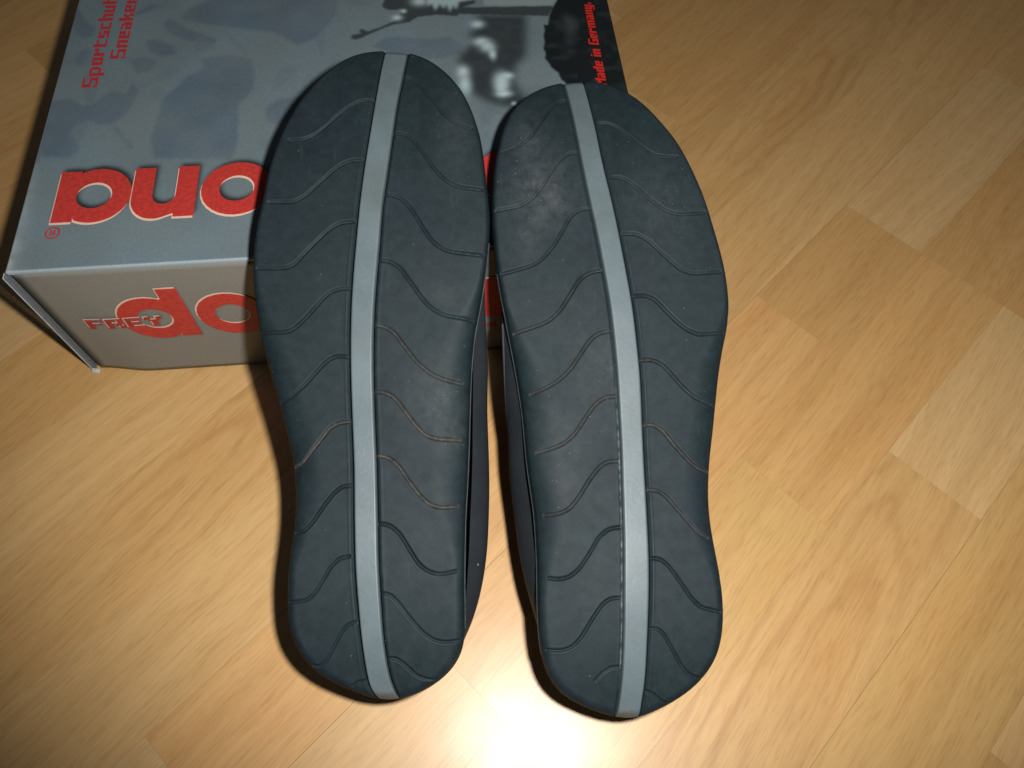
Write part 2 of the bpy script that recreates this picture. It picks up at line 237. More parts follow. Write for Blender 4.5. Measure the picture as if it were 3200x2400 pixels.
def mat_print():
    k = MB('printed_card'); tc = k.n('ShaderNodeTexCoord'); at = k.n('ShaderNodeAttribute', attribute_name='Col')
    a = k.noise(tc, 'Object', 700, 2); r = k.ramp(a, 0, [(0.3, 0.93), (0.7, 1.07)])
    c = k.mix(1.0, (at, 'Color'), (r, 0), 'MULTIPLY'); k.l(c, 2, k.b, 'Base Color')
    k.b.inputs['Roughness'].default_value = 0.42; k.b.inputs['Specular IOR Level'].default_value = 0.45
    b = k.noise(tc, 'Object', 60, 3); k.bump(b, 0, 0.06, 0.0008)
    return k.m

def mat_wood():
    k = MB('beech_laminate'); tc = k.n('ShaderNodeTexCoord'); oi = k.n('ShaderNodeObjectInfo')
    off = k.n('ShaderNodeVectorMath', operation='ADD')
    rv = k.n('ShaderNodeCombineXYZ'); r1 = k.math('MULTIPLY', (oi, 'Random'), 37.0); r2 = k.math('MULTIPLY', (oi, 'Random'), 91.0)
    k.l(r1, 0, rv, 0); k.l(r2, 0, rv, 1); k.l(r2, 0, rv, 2)
    # gentle wander of the grain
    w = k.noise(tc, 'Object', 7, 2); wv = k.math('MULTIPLY_ADD', (w, 0), 0.014, -0.007)
    wc = k.n('ShaderNodeCombineXYZ'); k.l(wv, 0, wc, 1)
    rot = k.n('ShaderNodeVectorRotate', rotation_type='Z_AXIS'); k.l(tc, 'Object', rot, 'Vector')
    ra = k.math('MULTIPLY_ADD', (oi, 'Random'), 0.14, -0.11); k.l(ra, 0, rot, 'Angle')
    a1 = k.n('ShaderNodeVectorMath', operation='ADD'); k.l(rot, 0, a1, 0); k.l(wc, 0, a1, 1)
    k.l(a1, 0, off, 0); k.l(rv, 0, off, 1)
    def stretched(x, y):
        m = k.n('ShaderNodeVectorMath', operation='MULTIPLY'); m.inputs[1].default_value = (x, y, 1); k.l(off, 0, m, 0); return m
    # broad streaks
    s1 = k.noise(stretched(3, 85), 0, 1.0, 4, 0.62, 0.3); t1 = k.ramp(s1, 0, [(0.32, 0.0), (0.68, 1.0)])
    # flower (cathedral) figure: long nested loops
    sc = k.n('ShaderNodeVectorMath', operation='MULTIPLY'); sc.inputs[1].default_value = (5.5, 30, 0); k.l(a1, 0, sc, 0)
    dn = k.noise(stretched(9, 24), 0, 1.0, 3, 0.55)
    dl = k.n('ShaderNodeVectorMath', operation='LENGTH'); k.l(sc, 0, dl, 0)
    ph_ = k.math('ADD', (dl, 'Value'), (k.math('MULTIPLY', (dn, 0), 0.9), 0))
    ph2 = k.math('MULTIPLY', (ph_, 0), 21.0); sn = k.math('SINE', (ph2, 0)); rg = k.ramp(k.math('MULTIPLY_ADD', (sn, 0), 0.5, 0.5), 0, [(0.0, 1.0), (0.35, 0.25), (1.0, 0.0)])
    fade = k.noise(stretched(6, 12), 0, 1.0, 2); fr = k.ramp(fade, 0, [(0.35, 0.1), (0.65, 1.0)])
    loop = k.math('MULTIPLY', (k.math('MULTIPLY', (rg, 0), (fr, 0)), 0), (oi, 'Alpha'))
    # fine pores and flecks
    f1 = k.noise(stretched(85, 1000), 0, 1.0, 1, 0.5); fl1 = k.ramp(f1, 0, [(0.50, 0.0), (0.72, 1.0)])
    f2 = k.noise(stretched(9, 560), 0, 1.0, 2, 0.5); fl2 = k.ramp(f2, 0, [(0.40, 0.0), (0.74, 1.0)])
    warm = k.noise(stretched(10, 22), 0, 1.0, 3); wr = k.ramp(warm, 0, [(0.52, 0.0), (0.78, 1.0)])
    base = k.mix((t1, 0), (0.91, 0.885, 0.835, 1), (1.05, 1.065, 1.085, 1))
    c0 = k.mix(1.0, (oi, 'Color'), (base, 2), 'MULTIPLY')
    c1 = k.mix((k.math('MULTIPLY', (wr, 0), 0.55), 0), (c0, 2), (1.0, 0.86, 0.74, 1), 'MULTIPLY')
    c2 = k.mix((k.math('MULTIPLY', (fl2, 0), 0.34), 0), (c1, 2), (0.80, 0.73, 0.64, 1), 'MULTIPLY')
    c3 = k.mix((k.math('MULTIPLY', (fl1, 0), 0.46), 0), (c2, 2), (0.74, 0.66, 0.56, 1), 'MULTIPLY')
    c4 = k.mix((k.math('MULTIPLY', (loop, 0), 0.42), 0), (c3, 2), (0.72, 0.60, 0.48, 1), 'MULTIPLY')
    k.l(c4, 2, k.b, 'Base Color')
    rr = k.noise(tc, 'Object', 30, 3); rrr = k.ramp(rr, 0, [(0.3, 0.33), (0.7, 0.38)]); k.l(rrr, 0, k.b, 'Roughness')
    k.b.inputs['Specular IOR Level'].default_value = 0.5; k.b.inputs['Coat Weight'].default_value = 0.5; k.b.inputs['Coat Roughness'].default_value = 0.55
    k.bump(f2, 0, 0.04, 0.0002)
    return k.m

RUBBER = mat_rubber(); STRIP = mat_strip(); UPPER = mat_upper(); WOOD = mat_wood(); PRINTM = mat_print()
COLLAR = mat_plain('black_collar_padding', (0.010, 0.011, 0.014), 0.75, 0.3)
INNER = mat_plain('black_lining', (0.012, 0.012, 0.013), 0.9, 0.2)
SUBFLOOR = mat_plain('floor_base', (0.20, 0.120, 0.050), 0.7, 0.3)
SEAMM = mat_plain('dark_seam', (0.016, 0.017, 0.020), 0.6, 0.3)
PAINTED_GLINT = mat_plain('painted_glint_rubber', (0.030, 0.040, 0.042), 0.5, 0.4, 0.3, 300)  # paler rubber tone that paints light caught along the sole's edge
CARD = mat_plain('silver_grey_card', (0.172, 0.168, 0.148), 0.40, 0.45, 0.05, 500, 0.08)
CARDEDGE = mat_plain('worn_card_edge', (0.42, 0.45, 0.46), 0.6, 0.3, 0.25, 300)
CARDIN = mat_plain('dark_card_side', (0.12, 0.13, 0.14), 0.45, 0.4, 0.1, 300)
RED = mat_plain('red_ink', (0.40, 0.032, 0.025), 0.45, 0.35, 0.20, 420, 0.12)
REDDEEP = mat_plain('deep_red_ink', (0.31, 0.026, 0.018), 0.45, 0.35, 0.2, 500, 0.1)
REDSMALL = mat_plain('small_red_ink', (0.36, 0.026, 0.030), 0.45, 0.4, 0.08, 900, 0)
REDBRIGHT = mat_plain('bright_red_ink', (0.50, 0.018, 0.012), 0.45, 0.4, 0.08, 900, 0)
PALEINK = mat_plain('pale_outline_ink', (0.62, 0.44, 0.34), 0.45, 0.35, 0.08, 700, 0)

# ------------------------------------------------------------------ floor
TH = math.radians(48.2599)
DA = Vector((math.cos(TH), math.sin(TH), 0)); DB = Vector((-math.sin(TH), math.cos(TH), 0))
FM = Matrix(((DA.x, DB.x, 0, 0), (DA.y, DB.y, 0, 0), (0, 0, 1, 0), (0, 0, 0, 1)))
bm = box_bm(-2.0, 2.0, -2.0, 2.0, -0.02, -0.003)
floor = bm_obj('floor', bm, SUBFLOOR); floor.matrix_world = FM; floor['kind'] = 'structure'
B0, PITCH = 0.012, 0.0595
T = dict(tan=(0.490, 0.292, 0.112), orange=(0.498, 0.286, 0.109), brown=(0.465, 0.268, 0.098), pale=(0.510, 0.324, 0.142), light=(0.503, 0.310, 0.127), yellow=(0.485, 0.294, 0.106), dark=(0.425, 0.234, 0.078))
ROWS = {  # row : joints along a, and (tone, loops, centre of the loops) of the planks between them
 -5: ([-.30, .02, .30, .70], [('tan', 0, 0), ('yellow', 0, 0), ('brown', 0, 0)]),
 -4: ([-.32, .175, .52, .80], [('brown', 0, 0), ('pale', 0, 0), ('tan', 0, 0)]),
 -3: ([-.30, -.02, .36, .76], [('tan', 0, 0), ('yellow', .3, .9), ('tan', 0, 0)]),
 -2: ([-.34, -.09, .279, .4215, .80], [('tan', 0, 0), ('tan', 1, .62), ('pale', 0, 0), ('brown', 0, 0)]),
 -1: ([-.30, -.03, .215, .4215, .80], [('light', 0, 0), ('yellow', 0, 0), ('brown', 0, 0), ('brown', .6, .5)]),
 0: ([-.34, .02, .314, .4215, .62, .88], [('light', 0, 0), ('orange', .7, .9), ('brown', 0, 0), ('pale', 0, 0), ('tan', 0, 0)]),
 1: ([-.36, -.105, .17, .58, .88], [('pale', 0, 0), ('orange', 0, 0), ('light', 0, 0), ('tan', 0, 0)]),
 2: ([-.34, .06, .25, .66, .90], [('light', 0, 0), ('tan', 0, 0), ('tan', 1, .55), ('brown', 0, 0)]),
 3: ([-.36, -.16, .13, .40, .74, .95], [('tan', 0, 0), ('tan', 1, .42), ('tan', 0, 0), ('brown', .4, .3), ('tan', 0, 0)]),
 4: ([-.30, .09, .36, .70, .95], [('light', 0, 0), ('tan', 0, 0), ('brown', 0, 0), ('tan', 0, 0)]),
 5: ([-.28, .12, .46, .80], [('brown', 0, 0), ('tan', 0, 0), ('brown', 0, 0)]),
 6: ([-.26, .06, .40, .80], [('pale', 0, 0), ('tan', 0, 0), ('tan', 0, 0)]),
 7: ([-.24, .14, .48, .80], [('brown', .5, .5), ('tan', 0, 0), ('brown', 0, 0)]),
 8: ([-.20, .20, .55, .80], [('brown', .4, .6), ('brown', 0, 0), ('tan', 0, 0)]),
 9: ([-.18, .10, .45, .75], [('tan', 0, 0), ('dark', 0, 0), ('brown', 0, 0)]),
 10: ([-.10, .23, .60], [('brown', 0, 0), ('dark', .5, .5)]),
 11: ([-.08, .17, .50], [('dark', 0, 0), ('brown', 0, 0)]),
}
rnd = random.Random(7)
for kk, (js, tl) in ROWS.items():
    b0 = B0 + PITCH * kk; b1 = b0 + PITCH
    gl = 0.00008 if (kk - 1) % 3 == 0 else 0.00003     # board edge every third strip
    gh = 0.00008 if (kk + 1 - 1) % 3 == 0 else 0.00003
    for i, (tone, loops, cen) in enumerate(tl):
        a0, a1 = js[i], js[i + 1]
        board_end = 0.00007 if abs(a0 - .4215) < 1e-6 else 0.00003
        board_end1 = 0.00007 if abs(a1 - .4215) < 1e-6 else 0.00003
        L = a1 - a0; ca = a0 + L * (cen if loops else 0.5); cb = (b0 + b1) / 2 + (rnd.uniform(-.012, .012) if loops else 0)
        bm = box_bm(a0 + board_end - ca, a1 - board_end1 - ca, b0 + gl - cb, b1 - gh - cb, -0.004, 0.0)
        o = bm_obj('plank', bm, WOOD, floor)
        o.location = (ca, cb, 0)
        t = T[tone]; j = rnd.uniform(-.035, .035)
        o.color = (t[0] * (1 + j), t[1] * (1 + j), t[2] * (1 + j), loops)

# ------------------------------------------------------------------ shoebox
PH = math.radians(7.4978); BH = 0.097; BW = 0.3252; BD = 0.222
BO = Vector((-0.24958754, 0.20612899, 0))
BM = Matrix(((math.cos(PH), -math.sin(PH), 0, BO.x), (math.sin(PH), math.cos(PH), 0, BO.y), (0, 0, 1, 0), (0, 0, 0, 1)))
sbox = thing('shoebox', 'silver grey cardboard shoebox with red lettering and a photo print on its lid', 'shoebox', BM)

# --- printed lid: the print is laid down on a fine grid of the lid's face
def poly_mask(pl, X, Y):
    pl = np.array(pl, float); ins = np.zeros(X.shape, bool); n = len(pl)
    x0, y0 = pl.min(0); x1, y1 = pl.max(0)
    for i in range(n):
        xa, ya = pl[i]; xb, yb = pl[(i + 1) % n]
        if ya == yb: continue
        c = ((ya > Y) != (yb > Y)) & (X < (xb - xa) * (Y - ya) / (yb - ya) + xa)
        ins ^= c
    return ins.astype(np.float32)

def blur(a, s):
    r = max(1, int(s * 2.5)); kx = np.exp(-0.5 * (np.arange(-r, r + 1) / s) ** 2); kx /= kx.sum()
    p = np.pad(a, ((r, r), (0, 0)), 'edge'); a = sum(kx[i] * p[i:i + a.shape[0]] for i in range(2 * r + 1))
    p = np.pad(a, ((0, 0), (r, r)), 'edge'); return sum(kx[i] * p[:, i:i + a.shape[1]] for i in range(2 * r + 1))

def vnoise(shape, cell, rng):
    h, w = shape; gh, gw = int(h / cell) + 3, int(w / cell) + 3
    g = rng.random((gh, gw)); yy = np.arange(h) / cell; xx = np.arange(w) / cell
    iy = yy.astype(int); ix = xx.astype(int); fy = yy - iy; fx = xx - ix
    fy = (fy * fy * (3 - 2 * fy))[:, None]; fx = (fx * fx * (3 - 2 * fx))[None, :]
    return (g[iy][:, ix] * (1 - fy) * (1 - fx) + g[iy + 1][:, ix] * fy * (1 - fx) + g[iy][:, ix + 1] * (1 - fy) * fx + g[iy + 1][:, ix + 1] * fy * fx)

# --- letter outlines (unit: x-height = 1), thick geometric lower case with square stems
def arc(cx, cy, rx, ry, a0, a1, n=28):
    return [(cx + rx * math.cos(math.radians(a0 + (a1 - a0) * i / n)), cy + ry * math.sin(math.radians(a0 + (a1 - a0) * i / n))) for i in range(n + 1)]
def g_o(): return [arc(.54, .5, .54, .525, 0, 360)[:-1], arc(.54, .5, .265, .255, 360, 0)[:-1]], 1.08
def g_a(asc=1.0):
    # bowl joined to a stem on the right; asc > 1 makes it a d
    out = [(.80, -.0), (1.11, 0), (1.11, asc), (.80, asc), (.80, .93 if asc == 1 else 1.0)] if asc > 1 else [(.80, 0), (1.11, 0), (1.11, 1.0), (.80, 1.0), (.80, .93)]
    bowl = arc(.53, .5, .53, .53, 62, 298, 34)
    return [out + bowl + [(.80, .07)], arc(.55, .5, .265, .255, 360, 0)[:-1]], 1.11
def g_d(): return g_a(1.22)
def g_n():
    o = [(0, 0), (.31, 0), (.31, .50)] + arc(.485, .55, .175, .19, 180, 0, 16) + [(.66, 0), (.97, 0), (.97, .56)] + arc(.60, .62, .37, .40, 0, 115, 16) + [(.31, .93), (.31, 1.0), (0, 1.0)]
    return [o], .97

def flat_glyph(name, loops, xf, thick, mat, parent, z):
    cu = bpy.data.curves.new(name, 'CURVE'); cu.dimensions = '2D'; cu.fill_mode = 'BOTH'; cu.extrude = thick
    for lp in loops:
        s = cu.splines.new('POLY'); s.points.add(len(lp) - 1); s.use_cyclic_u = True
        for p, q in zip(s.points, lp): x, y = xf(*q); p.co = (x, y, 0, 1)
    o = bpy.data.objects.new(name, cu); COL.objects.link(o); dg = bpy.context.evaluated_depsgraph_get(); dg.update()
    me = bpy.data.meshes.new_from_object(o.evaluated_get(dg)); COL.objects.unlink(o); bpy.data.objects.remove(o)
    me.name = name; me.materials.clear()
    r = link(name, me, mat, parent, False); r.location.z = z
    return r

XH = 0.0340
LIDLET = [  # glyph, left edge in reading direction (text is upside down for the camera)
 (g_a, 0.0540), (g_n, 0.0873), (g_o, 0.1262), (g_o, 0.2700)]
RES = 0.00060
nx, ny = int(BW / RES), int(BD / RES)
gx = np.linspace(0.0012, BW - 0.0012, nx); gy = np.linspace(0.0012, BD - 0.0012, ny)
X, Y = np.meshgrid(gx * 1000, gy * 1000); rng = np.random.default_rng(3)
base = np.array([0.122, 0.158, 0.172])
img = np.ones((ny, nx, 3), np.float32) * base
mott = (vnoise((ny, nx), 50, rng) + 0.5 * vnoise((ny, nx), 22, rng)) / 1.5
img *= (0.90 + 0.20 * mott)[..., None]
tint = vnoise((ny, nx), 40, rng)[..., None]
img *= 1 + 0.10 * (tint - 0.5) * np.array([-0.6, 0.3, 0.8])
lf = np.zeros((ny, nx), np.float32)
for pl in PRINT['leaf']: lf = np.maximum(lf, blur(poly_mask(pl, X, Y), 1.3))
r5 = np.random.default_rng(5)
for q in range(60):
    cx, cy, a_, b_, an = r5.uniform(0, 300), r5.uniform(70, 222), r5.uniform(5, 16), r5.uniform(1.5, 5), r5.uniform(0, 3.14)
    dx, dy = X - cx, Y - cy; u_ = (dx * np.cos(an) + dy * np.sin(an)) / a_; v_ = (-dx * np.sin(an) + dy * np.cos(an)) / (b_ * (1 + 0.4 * u_))
    lf = np.maximum(lf, r5.uniform(0.15, 0.6) / (1 + np.exp((u_ ** 2 + v_ ** 2 - 1) * 6)))
lf2 = blur(lf, 0.8) * (0.7 + 0.5 * vnoise((ny, nx), 16, rng))
img *= 1 - lf2[..., None] * np.array([0.27, 0.23, 0.15])
def lay(mask, colr, op=1.0):
    global img
    m = (mask * op)[..., None]; img = img * (1 - m) + np.array(colr) * m
lay(blur(poly_mask(PRINT['pale'], X, Y), 1.5), (0.20, 0.25, 0.24), 0.8)
nz = vnoise((ny, nx), 7, rng)
bd = blur(poly_mask(PRINT['body'], X, Y), 4.0); lay(bd, (0.022, 0.028, 0.030), 0.96)
lay(bd * np.clip(nz - 0.45, 0, 1) * 0.5, (0.05, 0.06, 0.06))
lay(blur(poly_mask(PRINT['arm'], X, Y), 0.9), (0.028, 0.036, 0.036), 0.95)
tn = blur(poly_mask(PRINT['torn'], X, Y), 0.7); lay(tn, (0.0065, 0.0085, 0.0090))
lay(blur(poly_mask(PRINT['streak'], X, Y), 4.0), (0.045, 0.056, 0.055), 0.7); lay(tn * np.clip(vnoise((ny, nx), 9, rng) - 0.6, 0, 1) * 0.6, (0.05, 0.06, 0.06))
lay(blur(poly_mask(PRINT['rays'], X, Y), 1.5), (0.34, 0.44, 0.45), 0.8)
for cx, cy, rx, ry in PRINT['spots']:
    d = ((X - cx) / rx) ** 2 + ((Y - cy) / ry) ** 2
    lay(np.exp(-d * 1.0), (0.40, 0.50, 0.52), 0.85)
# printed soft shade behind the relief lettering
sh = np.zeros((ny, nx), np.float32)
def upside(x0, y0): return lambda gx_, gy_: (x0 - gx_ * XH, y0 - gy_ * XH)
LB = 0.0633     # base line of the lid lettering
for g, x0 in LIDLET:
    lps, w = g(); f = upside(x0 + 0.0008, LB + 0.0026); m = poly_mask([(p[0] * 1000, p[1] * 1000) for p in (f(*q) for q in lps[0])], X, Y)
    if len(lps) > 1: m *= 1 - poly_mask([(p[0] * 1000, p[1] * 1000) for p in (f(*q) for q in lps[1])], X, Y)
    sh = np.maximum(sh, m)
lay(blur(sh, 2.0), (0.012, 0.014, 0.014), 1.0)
# worn pale rub along the left and front edges
lay(np.exp(-(X - 1.0) / 3.0) * np.clip(1.3 - Y / 60, 0, 1) * (0.4 + 0.6 * nz), (0.42, 0.46, 0.46), 0.75)
# lid mesh: the printed face plus a rolled rim
Zg = BH - 0.0006 * np.exp(-((X / 1000 - BW / 2) / 0.12) ** 2 - ((Y / 1000 - 0.1) / 0.08) ** 2)
V = np.stack([X / 1000, Y / 1000, Zg], -1).reshape(-1, 3); C3 = img.reshape(-1, 3)
idx = np.arange(ny * nx).reshape(ny, nx)
F = np.stack([idx[:-1, :-1], idx[:-1, 1:], idx[1:, 1:], idx[1:, :-1]], -1).reshape(-1, 4)
rim = np.concatenate([idx[0, :], idx[1:, -1], idx[-1, -2::-1], idx[-2:0:-1, 0]])
ring = rim; nr = len(rim); VV = [V]; CC = [C3]; FF = [F]; cnt = len(V)
for ins, dz in ((0.0006, 0.0002), (0.0010, 0.0006), (0.0012, 0.0013), (0.0012, 0.0022)):
    R0 = V[rim].copy(); cx_ = np.array([BW / 2, BD / 2])
    sx = np.where(R0[:, 0] < 0.00121, -1, np.where(R0[:, 0] > BW - 0.00121, 1, 0)); sy = np.where(R0[:, 1] < 0.00121, -1, np.where(R0[:, 1] > BD - 0.00121, 1, 0))
    R0[:, 0] += sx * ins; R0[:, 1] += sy * ins; R0[:, 2] = BH - dz
    new = np.arange(cnt, cnt + nr)
    lid_glint_c = C3[rim] * 0.45 + 0.55 * np.array([0.34, 0.40, 0.43]); dark = C3[rim].mean(1) < 0.05; lid_glint_c[dark] = C3[rim][dark]  # bright edge highlight painted into the rim's colour
    VV.append(R0); CC.append(lid_glint_c); FF.append(np.stack([ring, new, np.roll(new, -1), np.roll(ring, -1)], -1)); ring = new; cnt += nr
me = mesh_np('lid_panel', np.concatenate(VV), np.concatenate(FF)); col_attr(me, np.concatenate(CC))
lid = link('lid_panel', me, PRINTM, sbox)

# --- walls: a front panel whose foot bows outwards, folded side and back walls
def front_bow(x, z):
    q = min(1.0, max(0.0, (x - 0.001) / 0.033)); return 0.0045 * (1 - z / BH) * q * q * (3 - 2 * q)
def front_panel():
    nu, nv = 60, 24; Vt = []
    for j in range(nv + 1):
        for i in range(nu + 1):
            x = 0.0022 + (BW - 0.0034) * i / nu; t = j / nv; z = t * (BH - 0.0024)
            bow = front_bow(x, z)
            Vt.append((x, 0.0004 - bow, z))
    n1 = len(Vt); Vt += [(x, y + 0.0012, z) for x, y, z in Vt]
    Fq = []; W = nu + 1
    for j in range(nv):
        for i in range(nu):
            a = j * W + i; Fq.append((a, a + 1, a + W + 1, a + W)); Fq.append((n1 + a, n1 + a + W, n1 + a + W + 1, n1 + a + 1))
    ed = [j * W for j in range(nv + 1)]; er = [j * W + nu for j in range(nv + 1)]
    for q in range(nv): Fq.append((ed[q], ed[q + 1], n1 + ed[q + 1], n1 + ed[q])); Fq.append((er[q], n1 + er[q], n1 + er[q + 1], er[q + 1]))
    for i in range(nu):
        Fq.append((i, n1 + i, n1 + i + 1, i + 1)); a = nv * W + i; Fq.append((a, a + 1, n1 + a + 1, n1 + a))
    return mesh_np('front_panel', np.array(Vt), np.array(Fq))
link('front_panel', front_panel(), CARD, sbox)
zt = BH - 0.0024
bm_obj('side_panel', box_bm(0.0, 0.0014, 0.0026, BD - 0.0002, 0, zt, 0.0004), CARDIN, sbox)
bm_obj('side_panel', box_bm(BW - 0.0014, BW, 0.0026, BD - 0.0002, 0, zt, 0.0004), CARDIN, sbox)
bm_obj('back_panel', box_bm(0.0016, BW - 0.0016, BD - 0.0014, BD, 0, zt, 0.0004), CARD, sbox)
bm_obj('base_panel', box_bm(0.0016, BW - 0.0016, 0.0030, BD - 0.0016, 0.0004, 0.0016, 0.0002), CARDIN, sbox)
# folded corner flange beside the front panel, pale where the print has rubbed off
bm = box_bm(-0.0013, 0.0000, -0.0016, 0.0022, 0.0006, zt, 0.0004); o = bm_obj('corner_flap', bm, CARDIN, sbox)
bm = box_bm(-0.0017, -0.0014, -0.0018, 0.0016, 0.0006, zt, 0.0001); fe = bm_obj('worn_edge', bm, CARDEDGE, o)
bm = bmesh.new()
vs_ = [bm.verts.new(v) for v in ((-0.0020, -0.0030, 0.0004), (0.0022, -0.0036, 0.0004), (0.0018, -0.0008, 0.0004), (-0.0016, 0.0004, 0.0004), (-0.0012, -0.0019, 0.0042), (0.0008, -0.0019, 0.0034))]
for f_ in ((0, 1, 5, 4), (1, 2, 5), (2, 3, 4, 5), (3, 0, 4), (0, 3, 2, 1)): bm.faces.new([vs_[i] for i in f_])
bm_obj('scuffed_corner', bm, CARDEDGE, o)

# --- lettering
for g, x0 in LIDLET:
    lps, w = g()
    top = flat_glyph('letter', lps, upside(x0, LB), 0.00006, RED, sbox, BH + 0.00022)
    flat_glyph('letter_outline', lps, upside(x0 - 0.00050, LB - 0.00125), 0.00004, PALEINK, top, -0.00012)
FS = 0.0345; FB = 0.0352
def slope(x0): return lambda a, b: (x0 + a * FS, b * FS)
def on_front(o, off):
    o.rotation_euler = (math.radians(90), 0, 0); o.location = (0, 0.0004, FB)
    for v in o.data.vertices: v.co.z += off + front_bow(v.co.x, v.co.y + FB)
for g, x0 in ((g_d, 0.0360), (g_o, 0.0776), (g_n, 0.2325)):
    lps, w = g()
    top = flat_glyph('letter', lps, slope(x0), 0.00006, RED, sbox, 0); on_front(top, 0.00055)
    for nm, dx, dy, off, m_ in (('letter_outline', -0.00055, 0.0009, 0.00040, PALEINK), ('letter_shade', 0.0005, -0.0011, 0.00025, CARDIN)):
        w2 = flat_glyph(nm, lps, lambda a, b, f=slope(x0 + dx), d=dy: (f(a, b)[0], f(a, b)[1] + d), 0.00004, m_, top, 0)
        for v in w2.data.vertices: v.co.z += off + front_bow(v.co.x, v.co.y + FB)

def frame_letters(rows, x, y, cell_w, cell_h, gap, turn=None):
    """square block letters given as rows of cells; returns quads merged along each row"""
    Vt, Fq = [], []; cx = x
    for glyph in rows:
        H = len(glyph)
        for r, line in enumerate(glyph):
            c = 0
            while c < len(line):
                if line[c] == '#':
                    e = c
                    while e < len(line) and line[e] == '#': e += 1
                    x0_, x1_ = cx + c * cell_w, cx + e * cell_w; y1_ = y + (9 - r) * cell_h; y0_ = y1_ - cell_h
                    n = len(Vt); Vt += [(x0_, y0_), (x1_, y0_), (x1_, y1_), (x0_, y1_)]; Fq.append((n, n + 1, n + 2, n + 3)); c = e
                else: c += 1
        cx += (max(len(l) for l in glyph) + gap) * cell_w
    return np.array(Vt), np.array(Fq), cx
# nine rows: two above x-height 5, base line after row 7, two below
GL = {
 'S': ['######','##....','##....','######','....##','#...##','######','......','......'],
 'p': ['......','......','#####.','##..##','##..##','##..##','#####.','##....','##....'],
 'o': ['.....','.....','#####','##.##','##.##','##.##','#####','.....','.....'],
 'r': ['.....','.....','##.##','#####','##...','##...','##...','.....','.....'],
 't': ['.....','##...','#####','##...','##...','##...','#####','.....','.....'],
 's': ['.....','.....','#####','##...','#####','...##','#####','.....','.....'],
 'c': ['.....','.....','#####','##...','##...','##...','#####','.....','.....'],
 'h': ['##...','##...','#####','##.##','##.##','##.##','##.##','.....','.....'],
 'u': ['.....','.....','##.##','##.##','##.##','##.##','#####','.....','.....'],
 'n': ['.....','.....','#####','##.##','##.##','##.##','##.##','.....','.....'],
 'e': ['.....','.....','#####','##.##','#####','##...','#####','.....','.....'],
 'a': ['.....','.....','####.','...##','#####','##.##','#####','.....','.....'],
 'k': ['##...','##...','##.##','####.','####.','##.##','##.##','.....','.....'],
 'M': ['##...##','###.###','#######','##.#.##','##...##','##...##','##...##','.......','.......'],
 'd': ['...##','...##','#####','##.##','##.##','##.##','#####','.....','.....'],
 'i': ['##','..','##','##','##','##','##','..','..'],
 'G': ['######','##....','##....','##.###','##..##','##..##','######','......','......'],
 'm': ['........','........','########','##.##.##','##.##.##','##.##.##','##.##.##','........','........'],
 'y': ['.....','.....','##.##','##.##','##.##','##.##','#####','...##','#####'],
 '.': ['..','..','..','..','..','##','##','..','..'],
 'B': ['#####.','##..##','##..##','#####.','##..##','##..##','#####.','......','......'],
 'F': ['######','##....','##....','#####.','##....','##....','##....','......','......'],
 'R': ['######','##..##','##..##','#####.','##.##.','##..##','##..##','......','......'],
 'E': ['######','##....','##....','#####.','##....','##....','######','......','......'],
 'Y': ['##..##','##..##','.####.','..##..','..##..','..##..','..##..','......','......'],
 ' ': ['...','...','...','...','...','...','...','...','...'],
}
def text_mesh(txt, length, cap):
    Vt, Fq, end = frame_letters([GL[c] for c in txt], 0, 0, 1.0, 1.0, 0.8)
    Vt = Vt.astype(float); Vt[:, 0] *= length / (end - 0.8); Vt[:, 1] = (Vt[:, 1] - 2) * cap / 7
    return Vt, Fq
def put_text(name, txt, origin, direction, length, cap, mat, slant=0.0, z=BH + 0.00018):
    Vt, Fq = text_mesh(txt, length, cap); d = Vector(direction).normalized(); u = Vector((-d.y, d.x))
    P = np.array([(origin[0] + d.x * (a + slant * b) + u.x * b, origin[1] + d.y * (a + slant * b) + u.y * b, z) for a, b in Vt])
    return link(name, mesh_np(name, P, Fq), mat, sbox, False)
put_text('printed_word', 'Sportschuh', (0.0236, 0.1270), (0.0003, 1), 0.0790, 0.0086, REDSMALL)
put_text('printed_word', 'Sneaker', (0.0356, 0.1500), (0.0002, 1), 0.0560, 0.0086, REDSMALL)
put_text('printed_word', 'Made in Germany. B', (0.3134, 0.1095), (0.010, 1), 0.0830, 0.0060, REDBRIGHT, 0.18)
# registered-trade-mark ring below the last letter
rg_ = flat_glyph('printed_mark', [arc(0, 0, .0037, .0038, 0, 360)[:-1], arc(0, 0, .0029, .0030, 360, 0)[:-1]], lambda a, b: (a + .0187, b + .0230), 0.00004, REDSMALL, sbox, BH + 0.00010)
Vt, Fq = text_mesh('R', 0.0026, 0.0034)
P = np.array([(.0187 + .0013 - a, .0230 + .0017 - b, BH + 0.00018) for a, b in Vt]); link('printed_mark', mesh_np('printed_mark', P, Fq), REDSMALL, sbox, False)
# FREY across the d, in pale-edged slanting capitals
Vt, Fq = text_mesh('FREY', 0.0405, 0.0084)
def frey(dx, dz, off):
    P = [(0.0180 + a + dx, 0.0462 + b + a * 0.015 + dz) for a, b in Vt]; return np.array([(x, 0.0004 - off - front_bow(x, z), z) for x, z in P])
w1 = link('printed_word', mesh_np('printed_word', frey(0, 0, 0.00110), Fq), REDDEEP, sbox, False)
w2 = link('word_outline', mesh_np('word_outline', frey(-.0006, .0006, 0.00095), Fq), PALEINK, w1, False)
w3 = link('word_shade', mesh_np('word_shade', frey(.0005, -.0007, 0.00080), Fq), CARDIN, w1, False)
put = text_mesh('si', 0.0060, 0.0050); P = np.array([(0.2345 + a, 0.0001 - front_bow(0.2345, 0.0240 + b), 0.0240 + b) for a, b in put[0]]); link('printed_word', mesh_np('printed_word', P, put[1]), REDSMALL, sbox, False)

